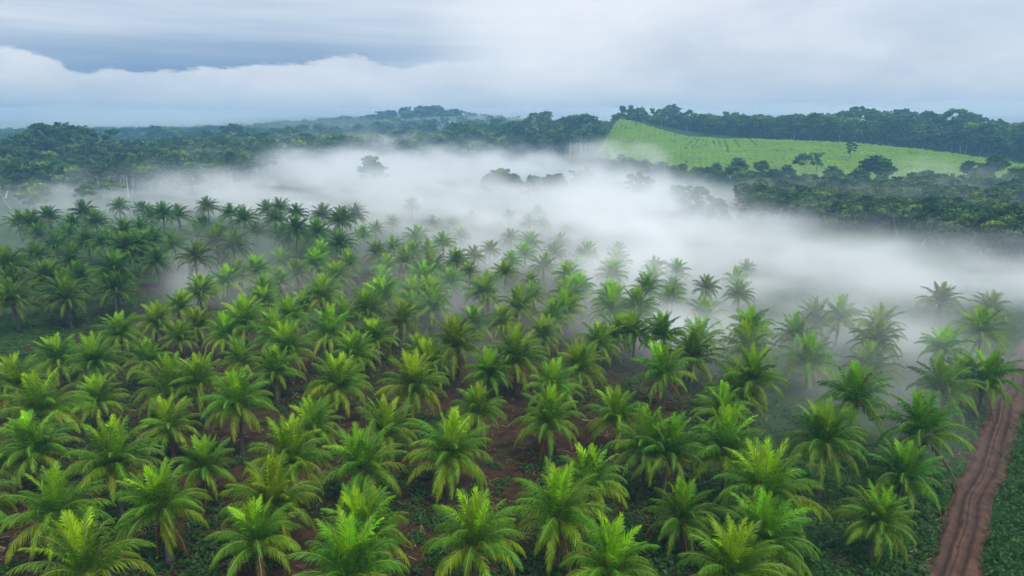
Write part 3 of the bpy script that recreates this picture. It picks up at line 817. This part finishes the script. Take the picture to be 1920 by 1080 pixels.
KEYS = list(PROTO.keys())
HN = [KINDS[k][v][2] for k, v in KEYS]
TXY = np.array(TREES)
def scatter(n, test, hfun, kinds, seed, gap=.75, region=None):
    g = np.random.default_rng(seed); out = []
    idx = [i for i, (k, v) in enumerate(KEYS) if k in kinds]
    x0, x1, y0, y1 = region
    cand = np.stack([g.uniform(x0, x1, n), g.uniform(y0, y1, n)], -1)
    ok = test(cand[:, 0], cand[:, 1]); cand = cand[ok]
    zz = TZ(cand[:, 0], cand[:, 1])
    cell = {}
    for (x, y), z in zip(cand, zz):
        h = hfun(x, y) * g.uniform(.75, 1.2)
        if y < 900:
            pxx, pyy = project(x, y, z + h)
            if pyy < np.interp(pxx, SKYX, SKYY): continue
        rr = h * .3 * gap
        if (np.hypot(TXY[:, 0] - x, TXY[:, 1] - y) < rr * .9).any(): continue
        key = (int(x // 12), int(y // 12)); bad = False
        for a in (-1, 0, 1):
            for b in (-1, 0, 1):
                for (u, v, q) in cell.get((key[0] + a, key[1] + b), ()):
                    if (u - x) ** 2 + (v - y) ** 2 < (rr * .8 + q * .2) ** 2: bad = True
        if bad: continue
        cell.setdefault(key, []).append((x, y, rr))
        i = idx[g.integers(len(idx))]
        out.append((x, y, z - .3, h / HN[i], i, g.uniform(0, 6.28)))
    return out

SKYX = [0, 60, 110, 220, 300, 450, 600, 850, 1000, 1140, 1150, 1300, 1600, 1920]; SKYY = [262, 236, 234, 262, 256, 246, 246, 240, 226, 224, 210, 212, 208, 222]
def PX(x, y): return project(x, y, 0 * x)
def left_wood(x, y):
    px, py = PX(x, y)
    # mist-side edge of the wood, as ground distance
    e = np.interp(px, [-200, 0, 300, 500, 640, 850, 1000, 1110], [330, 340, 370, 450, 560, 600, 590, 560])
    return (y > e) & (px < 1118) & (px > -260) & (y < 900)
A = scatter(5000, left_wood, lambda x, y: 17 + 8 * min(1, max(0, (y - 350) / 200)), ('round', 'open', 'bushy', 'pole', 'leaning'), 1, .72, (-750, 120, 320, 900))
forest('forest', A, 'dense dark wood beyond the mist')
def ridge_wood(x, y):
    px, py = PX(x, y)
    ed = np.interp(px, [1150, 1300, 1600, 1920, 2200], [655, 615, 560, 462, 420])
    return (px > 1165) & (px < 2150) & (y > ed) & (y < 860)
B = scatter(3500, ridge_wood, lambda x, y: 22, ('round', 'open', 'round'), 2, .75, (90, 760, 400, 860))
forest('forest', B, 'dense wood on the ridge behind the green field')
def near_wood(x, y):
    px, py = PX(x, y)
    lo = np.interp(px, [1380, 1500, 1700, 1850, 1960, 2200], [262, 250, 215, 178, 165, 150]); hi = np.interp(px, [1380, 1500, 1700, 1900, 2200], [420, 392, 366, 358, 345])
    return (px > 1385) & (px < 2200) & (y > lo) & (y < hi)
Cc = scatter(2600, near_wood, lambda x, y: 9.5, ('round', 'bushy', 'bushy', 'open', 'leaning'), 3, .8, (70, 400, 140, 430))
forest('forest', Cc, 'mixed wood and scrub between the mist and the green field')
def edge_scrub(x, y):
    px, py = PX(x, y)
    lo = np.interp(px, [1100, 1200, 1330, 1500], [500, 450, 405, 385]); hi = np.interp(px, [1100, 1200, 1330, 1500], [545, 485, 433, 400])
    return (px > 1100) & (px < 1500) & (y > lo) & (y < hi)
D = scatter(900, edge_scrub, lambda x, y: 6.5, ('bushy', 'round'), 4, .8, (40, 200, 380, 560))
forest('undergrowth', D, 'dark scrub along the foot of the green field')
def far_wood(x, y):
    px, py = PX(x, y)
    return (y > 880) & (px > -150) & (px < 2100)
E = scatter(9000, far_wood, lambda x, y: 24, ('round', 'open', 'round'), 6, .95, (-1700, 1700, 880, 2400))
forest('forest', E, 'far hazy wooded hills')
print('forest instances', len(A), len(B), len(Cc), len(D), len(E))

# ------------------------------------------------------------------ weeds and bushes on the plantation floor and the track verge
def build_weeds():
    g = np.random.default_rng(12)
    n = 26000
    y = 38 + 110 * g.random(n) ** 1.5; x = (g.random(n) - .5) * 2 * (y * .82 + 6)
    gr = greenness(x, y) + (fbm(x / 11, y / 11, 60) - .5) * 1.1 + (fbm(x / 2.5, y / 2.5, 61) - .5) * .5
    keep = (gr > .34) & (np.abs(x - track_x(y)) > 2.0 + .7 * fbm(y / 2, x / 2, 33))
    x, y, gr = x[keep], y[keep], gr[keep]
    verge = x > track_x(y)
    V, A = [], []
    z = TZ(x, y)
    for i in range(len(x)):
        h = (g.uniform(.3, .75) + .35 * (gr[i] > .8)) * (1.35 if verge[i] else 1)
        k = 13 if verge[i] else 10
        p = np.stack([x[i] + g.normal(0, .32 * h + .1, k), y[i] + g.normal(0, .32 * h + .1, k), z[i] + h * g.uniform(.15, 1, k)], -1)
        nr = np.stack([g.normal(0, .6, k), g.normal(0, .6, k), np.ones(k)], -1); nr /= np.linalg.norm(nr, axis=1)[:, None]
        t = np.cross(nr, g.normal(size=(k, 3))); t /= np.linalg.norm(t, axis=1)[:, None]; b = np.cross(nr, t)
        s = g.uniform(.09, .26, (k, 1)); s2 = s * .5
        V.append(np.stack([p - t * s, p - b * s2, p + t * s - [0, 0, .08], p + b * s2], 1)); A.append(np.clip(g.normal(.3 + .3 * g.random(), .15, k), 0, 1))
    me = quads_mesh('undergrowth', np.concatenate(V).reshape(-1, 3), [M['weed']], np.concatenate(A))
    o = link('undergrowth', me); o['kind'] = 'stuff'; o['label'] = 'green weeds and low bushes on the plantation floor and track verge'
    print('weed quads', sum(len(v) for v in V))
build_weeds()

def build_litter():
    g = np.random.default_rng(77); n = 16000
    y = 38 + 90 * g.random(n) ** 1.6; x = (g.random(n) - .5) * 2 * (y * .82 + 6)
    keep = (np.abs(x - track_x(y)) > 2.2) & (x < track_x(y)) & (fbm(x / 4, y / 4, 90) > .44)
    x, y = x[keep], y[keep]; n = len(x)
    p = np.stack([x, y, TZ(x, y) + g.uniform(.03, .12, n)], -1)
    a = g.uniform(0, 6.28, n); t = np.stack([np.cos(a), np.sin(a), g.normal(0, .12, n)], -1); b = np.stack([-np.sin(a), np.cos(a), g.normal(0, .3, n)], -1)
    l = g.uniform(.2, .75, (n, 1)); w = g.uniform(.025, .07, (n, 1))
    V = np.stack([p - t * l - b * w, p + t * l - b * w * .4, p + t * l + b * w * .4, p - t * l + b * w], 1)
    o = link('leaf_litter', quads_mesh('leaf_litter', V.reshape(-1, 3), [M['litter']], g.random(n))); o['kind'] = 'stuff'; o['label'] = 'dry brown leaflets lying on the plantation soil'
M['litter'] = simple_mat('dry_leaf_litter', (0.06, 0.04, 0.02), (0.2, 0.145, 0.075), .8, .9, (1, 1, 1), 0)
build_litter()

# ------------------------------------------------------------------ haze
def build_haze():
    me = bpy.data.meshes.new('haze')
    x, y0, y1, z0, z1 = 2700, -90, 3790, -5, 84
    v = [(-x, y0, z0), (x, y0, z0), (x, y1, z0), (-x, y1, z0), (-x, y0, z1), (x, y0, z1), (x, y1, z1), (-x, y1, z1)]
    me.from_pydata(v, [], [(3, 2, 1, 0), (4, 5, 6, 7), (0, 1, 5, 4), (1, 2, 6, 5), (2, 3, 7, 6), (3, 0, 4, 7)])
    m, nt = mat('haze_air'); n = N(nt)
    pv = n.new('ShaderNodeVolumePrincipled', {'Color': (.25, .55, .84, 1), 'Density': HAZE, 'Anisotropy': .25})
    n.new('ShaderNodeOutputMaterial', {'Volume': pv.outputs[0]})
    me.materials.append(m)
    o = link('haze', me); o['kind'] = 'stuff'; o['label'] = 'pale blue morning haze over the land'
HAZE = .00048
build_haze()

# ------------------------------------------------------------------ ground mist
# (photo x, photo y, density, top height): how thick the mist lies on the ground there
MIST = [
 # along the far edge of the wood
 (-200,380,0.02,15),(0,385,0.022,16.2),(100,375,0.02,16.2),(200,365,0.022,17.5),(300,355,0.028,20),(400,335,0.03,21.2),(480,310,0.03,23.8),(560,296,0.035,27.5),(650,296,0.04,30),(720,300,0.045,30),(800,305,0.045,28.8),(900,312,0.045,25),(1000,322,0.04,21.2),(1100,330,0.0175,15),
 (-200,340,0,7.5),(0,345,0,7.5),(150,335,0,7.5),(300,320,0.002,10),(420,295,0.002,10),(500,278,0.002,10),(620,272,0.004,12.5),(750,275,0.004,12.5),(850,285,0.004,10),(950,292,0.004,10),(1050,300,0.002,8),(1150,312,0.003,8),
 # body of the band
 (-200,430,0.018,12.5),(0,440,0.022,12.5),(0,410,0.02,12.5),(120,395,0.012,12.5),(200,378,0.016,15),(330,375,0.022,17.5),(450,370,0.03,18.8),(560,340,0.04,22.5),(640,350,0.045,22.5),(720,350,0.05,22.5),(800,355,0.05,22.5),(900,355,0.05,21.2),(1000,350,0.045,18.8),(1100,365,0.05,18.8),(1150,350,0.03,16.2),(1200,375,0.035,16.2),
 (560,385,0.03,15),(680,390,0.035,16.2),(780,390,0.045,17.5),(900,390,0.045,17.5),(1000,385,0.045,17.5),(1100,400,0.104,29.1),(1200,410,0.0924,27.1),(1250,395,0.03,15),(1300,430,0.0495,20.8),(1230,340,0.012,12.5),(1290,350,0.02,13.8),(1360,350,0.012,11.2),(1400,360,0.03,12.5),(1380,330,0.001,5),(1500,345,0.018,13.8),(1600,352,0.018,13.8),(1700,350,0.018,13.8),(1800,360,0.021,13.8),
 (1450,420,0.0198,12.5),(1550,420,0.012,10),(1680,420,0.012,10),(1800,430,0.012,7.5),(1900,430,0.001,6.25),
 (1300,480,0.0858,13.4),(1400,460,0.09009,15),(1500,470,0.063,17.2),(1600,490,0.054,15.6),(1700,500,0.0504,14),(1800,510,0.0468,14),(1900,520,0.0432,14),(2050,520,0.0432,14),
 (1450,530,0.103,11.4),(1550,540,0.072,15.6),(1650,560,0.081,15.6),(1750,570,0.072,15.6),(1850,560,0.054,14),(1950,580,0.054,14),(2100,600,0.0108,12.5),
 (1500,590,0.08275,14),(1600,620,0.094,14.9),(1700,640,0.1053,14.9),(1800,640,0.054,12.5),(1900,650,0.00972,12.5),(2000,680,0.00648,10.9),
 (1450,640,0.06025,10.9),(1550,670,0.06025,10.9),(1650,700,0.0535,10.9),(1720,700,0.0715,12.5),(1850,700,0.0054,9.38),(1400,700,0.0535,8.6),(1500,740,0.0265,6.25),(1650,760,0.0165,6.25),(1350,640,0.05275,9.34),(1280,640,0.05275,9.34),(1300,720,0.0315,6.25),(1400,780,0.019,5.62),(1550,800,0.00775,5),(1200,700,0.039,6.46),(1250,770,0.019,5),
 # between the palm rows
 (700,430,0.02994,20.4),(800,430,0.0499,22.2),(900,440,0.07135,14.8),(1000,440,0.08108,14.8),(1080,450,0.1621,17.4),(1150,460,0.1893,16.5),(1220,470,0.2163,15.7),(1300,510,0.1738,11.8),(1200,540,0.1209,11.2),(1110,520,0.1544,11.5),(1150,600,0.06591,9.06),(1250,590,0.1414,9.22),(1350,580,0.1276,9.38),(1400,600,0.1561,9.06),
 (750,500,0.02138,14.8),(850,500,0.03243,10.1),(950,500,0.0278,10.1),(1030,520,0.03243,9.81),(700,540,0.01321,10.6),(850,560,0.02574,9.23),(980,560,0.02574,9.23),(1060,600,0.039,9.06),(900,620,0.039,8.75),(1000,680,0.0013,5.75),(1100,720,0.0013,5.75),
 (600,470,0.01478,10.3),(560,490,0.0231,9.62),(480,500,0.0297,11),(380,500,0.0495,11.7),(440,530,0.00891,9.62),(330,530,0.00891,9.62),(550,560,0.0132,8.25),(450,590,0.0099,8.25),(520,640,0.006,6.88),(620,600,0.0088,8.25),(300,580,0.00594,6.88),(200,620,0.00225,5),(60,650,0.0027,6.25),(0,640,0.0045,7.5),(-150,640,0.0054,7.5),
 (100,430,0.003,10),(250,430,0.004,10),(240,412,0.016,11.9),(400,430,0.003,10),(550,430,0.003,10),(130,500,0.003,7.5),(30,460,0.02,11.2),(-60,490,0.02,11.2),(250,520,0.00135,6.25),
 (100,800,0,3.75),(400,800,0,3.75),(700,760,0,3.75),(1000,800,0,3.75),(1250,900,0,3.75),(1600,900,0,3.75),(1800,900,0,3.75),(1900,800,0.001,5),(300,700,0.001,5),(600,700,0.001,5),(800,660,0.001,5),(960,1050,0,3.75),(200,1050,0,3.75),(1700,1050,0,3.75),
 (1300,290,0,4),(1600,300,0,4),(1900,330,0,4),(1100,270,0,4),(800,260,0,5),(500,255,0,5),(200,290,0,5),(-100,300,0,5),
]
def mist_fields(x, y):
    """Density and top of the mist above the ground point, from the nearby entries of the list above."""
    P = np.array([(*at_z(a, b, min(6.0, h * .6)), d, h) for a, b, d, h in MIST if b > 262])
    far = np.array([(px_x, px_y, 0.0, 4.0) for px_x, px_y in [(-500, 560), (-300, 620), (0, 700), (60, 640), (150, 560), (230, 480), (330, 460), (420, 400)]])
    P = np.concatenate([P, far])
    # compare in a space where far distances are squeezed, as the entries get sparser with distance
    def warp(x, y): 
        q = np.sqrt(x * x + y * y) + 1
        return np.stack([np.arctan2(x, y) * 3.2, np.log(q)], -1)
    a, b = warp(x.ravel(), y.ravel()), warp(P[:, 0], P[:, 1])
    w = ((a[:, None] - b[None]) ** 2).sum(-1)
    w = 1 / (w + .0006) ** 2.2
    w /= w.sum(1, keepdims=True)
    return (w @ P[:, 2]).reshape(x.shape), (w @ P[:, 3]).reshape(x.shape)

def build_mist():
    xs = np.arange(-330, 331, 5.0); yy = np.arange(40, 621, 5.0)
    X, Y = np.meshgrid(xs, yy)
    dns, top = mist_fields(X, Y)
    edge = np.minimum.reduce([(X + 330), (330 - X), (Y - 40), (620 - Y)])
    dns = np.maximum(dns - .0045, 0) * np.clip((Y - 55) / 55, .25, 1) * np.clip(edge / 25, 0, 1)
    print('near mist', dns[(Y < 90)].mean(), dns[(Y < 90)].max(), top[Y < 90].mean())
    gz = TZ(X, Y)
    me = grid_mesh('mist', X, Y, X * 0, [], None, False)
    at = me.attributes.new('mist', 'FLOAT_VECTOR', 'POINT')
    at.data.foreach_set('vector', np.stack([dns, top, gz], -1).astype(np.float32).ravel())
    m, nt = mat('mist_air'); n = N(nt)
    pv = n.new('ShaderNodeVolumePrincipled', {'Color': (.96, .965, .968, 1), 'Density': MISTK, 'Anisotropy': .2})
    n.new('ShaderNodeOutputMaterial', {'Volume': pv.outputs[0]})
    me.materials.append(m)
    o = link('mist', me); o['kind'] = 'stuff'; o['label'] = 'white ground mist drifting over the plantation'
    ng = bpy.data.node_groups.new('mist', 'GeometryNodeTree'); n = N(ng)
    ng.interface.new_socket('Geometry', in_out='INPUT', socket_type='NodeSocketGeometry'); ng.interface.new_socket('Geometry', in_out='OUTPUT', socket_type='NodeSocketGeometry')
    gi = ng.nodes.new('NodeGroupInput'); go = ng.nodes.new('NodeGroupOutput')
    pos = ng.nodes.new('GeometryNodeInputPosition').outputs[0]
    sp = n.new('ShaderNodeSeparateXYZ', {0: pos}); x, y, z = sp.outputs
    # drag the sampling point about so that the edges of the bank curl
    wv = ng.nodes.new('ShaderNodeTexNoise'); n.set(wv.inputs['Vector'], pos); wv.inputs['Scale'].default_value = .028; wv.inputs['Detail'].default_value = 3
    off = n.new('ShaderNodeVectorMath', {0: wv.outputs['Color'], 1: (.5, .5, .5)}, operation='SUBTRACT')
    off = n.new('ShaderNodeVectorMath', {0: off.outputs[0], 1: (26.0, 26.0, 0.0)}, operation='MULTIPLY')
    flat = n.new('ShaderNodeCombineXYZ', {0: x, 1: y, 2: 0.0})
    smp = n.new('ShaderNodeVectorMath', {0: flat.outputs[0], 1: off.outputs[0]}, operation='ADD')
    ns = ng.nodes.new('GeometryNodeSampleNearestSurface'); ns.data_type = 'FLOAT_VECTOR'
    ng.links.new(gi.outputs[0], ns.inputs['Mesh'])
    na = n.new('GeometryNodeInputNamedAttribute', {'Name': 'mist'}, data_type='FLOAT_VECTOR')
    n.set(ns.inputs['Value'], na.outputs[0]); n.set(ns.inputs['Sample Position'], smp.outputs[0])
    d = n.new('ShaderNodeSeparateXYZ', {0: ns.outputs[0]})
    dens, top, gnd = d.outputs
    def nz(scale, sx, sy, sz, detail, seed):
        v = n.new('ShaderNodeVectorMath', {0: pos, 1: (sx, sy, sz)}, operation='MULTIPLY')
        v = n.new('ShaderNodeVectorMath', {0: v.outputs[0], 1: (seed, seed * .7, 0)}, operation='ADD')
        return n.noise(v.outputs[0], scale, detail, .6, .6)
    n1 = nz(.032, .75, 1.2, 1.8, 6, 11.0)
    n2 = nz(.06, .8, 1.3, 1.8, 6, 47.0)
    tp = n.m('ADD', top, n.m('MULTIPLY', n.m('MULTIPLY_ADD', n1, 2.8, -1.4), n.m('MULTIPLY', top, .75)))
    hgt = n.m('SUBTRACT', z, gnd)
    fall = n.m('POWER', n.ramp(n.m('DIVIDE', n.m('SUBTRACT', tp, hgt), n.m('MULTIPLY_ADD', top, .9, .5)), 0.0, 1.0, False), 1.5)
    clump = n.m('MULTIPLY_ADD', n.ramp(n2, .38, .66), 1.9, .12)
    # long streaks drawn out by the drift of the air
    along = n.m('ADD', n.m('MULTIPLY', x, .80), n.m('MULTIPLY', y, -.60))
    cross = n.m('ADD', n.m('MULTIPLY', x, .60), n.m('MULTIPLY', y, .80))
    sv = n.new('ShaderNodeCombineXYZ', {0: n.m('MULTIPLY', along, .010), 1: n.m('MULTIPLY', cross, .040), 2: n.m('MULTIPLY', z, .035)})
    streak = n.ramp(n.noise(sv.outputs[0], 1.0, 6, .62, .5), .38, .61)
    res = n.m('MULTIPLY', n.m('MULTIPLY', n.m('MULTIPLY', dens, fall), clump), n.m('MULTIPLY_ADD', streak, 1.95, .05))
    vc = ng.nodes.new('GeometryNodeVolumeCube')
    n.set(vc.inputs['Density'], res)
    vc.inputs['Min'].default_value = (-330, 40, -1); vc.inputs['Max'].default_value = (330, 620, 41)
    vc.inputs['Resolution X'].default_value = 330; vc.inputs['Resolution Y'].default_value = 290; vc.inputs['Resolution Z'].default_value = 28
    sm = n.new('GeometryNodeSetMaterial', {'Geometry': vc.outputs[0], 'Material': m})
    ng.links.new(sm.outputs[0], go.inputs[0])
    md = o.modifiers.new('mist', 'NODES'); md.node_group = ng
def low_cloud(px, Y, rx, ry, rz, z, dens):
    """A soft-edged lump of low cloud lying among the far hills."""
    import bmesh
    bm = bmesh.new(); bmesh.ops.create_icosphere(bm, subdivisions=4, radius=1)
    x0, y0, _ = at_y(px, 240, Y)
    for v in bm.verts:
        c = v.co; k = .75 + .5 * float(fbm(np.array([c.x * 3 + px]), np.array([c.y * 3 + c.z * 4]), 5)[0])
        v.co = (x0 + c.x * rx * k, y0 + c.y * ry * k, z + c.z * rz * k)
    me = bpy.data.meshes.new('low_cloud'); bm.to_mesh(me); bm.free()
    m, nt = mat('low_cloud_air'); n = N(nt)
    pv = n.new('ShaderNodeVolumePrincipled', {'Color': (.9, .94, .98, 1), 'Density': dens, 'Anisotropy': .2})
    n.new('ShaderNodeOutputMaterial', {'Volume': pv.outputs[0]})
    me.materials.append(m)
    o = link('mist', me); o['kind'] = 'stuff'; o['label'] = 'pale mist lying among the far wooded hills'
for a in [(120, 1350, 420, 160, 30, 42, .0034), (470, 1600, 480, 180, 30, 46, .0038), (640, 1020, 160, 70, 16, 30, .002), (900, 1150, 220, 90, 20, 32, .004), (1050, 1500, 460, 180, 30, 46, .0042), (1420, 1250, 330, 140, 28, 46, .004), (1850, 1100, 330, 150, 28, 46, .004)]:
    low_cloud(*a)
MISTK = .82
build_mist()

# ------------------------------------------------------------------ render settings
sc.render.engine = 'CYCLES'
cy = sc.cycles
cy.use_denoising = True; cy.denoiser = 'OPENIMAGEDENOISE'
cy.use_adaptive_sampling = True; cy.adaptive_threshold = .02
cy.max_bounces = 8; cy.diffuse_bounces = 3; cy.glossy_bounces = 2; cy.transmission_bounces = 4; cy.transparent_max_bounces = 8; cy.volume_bounces = 4
cy.volume_step_rate = 1.0; cy.volume_max_steps = 512
cy.sample_clamp_indirect = 6
vs = sc.view_settings
vs.view_transform = 'Standard'; vs.look = 'None'; vs.gamma = 1; vs.use_curve_mapping = False
vs.exposure = 0.6
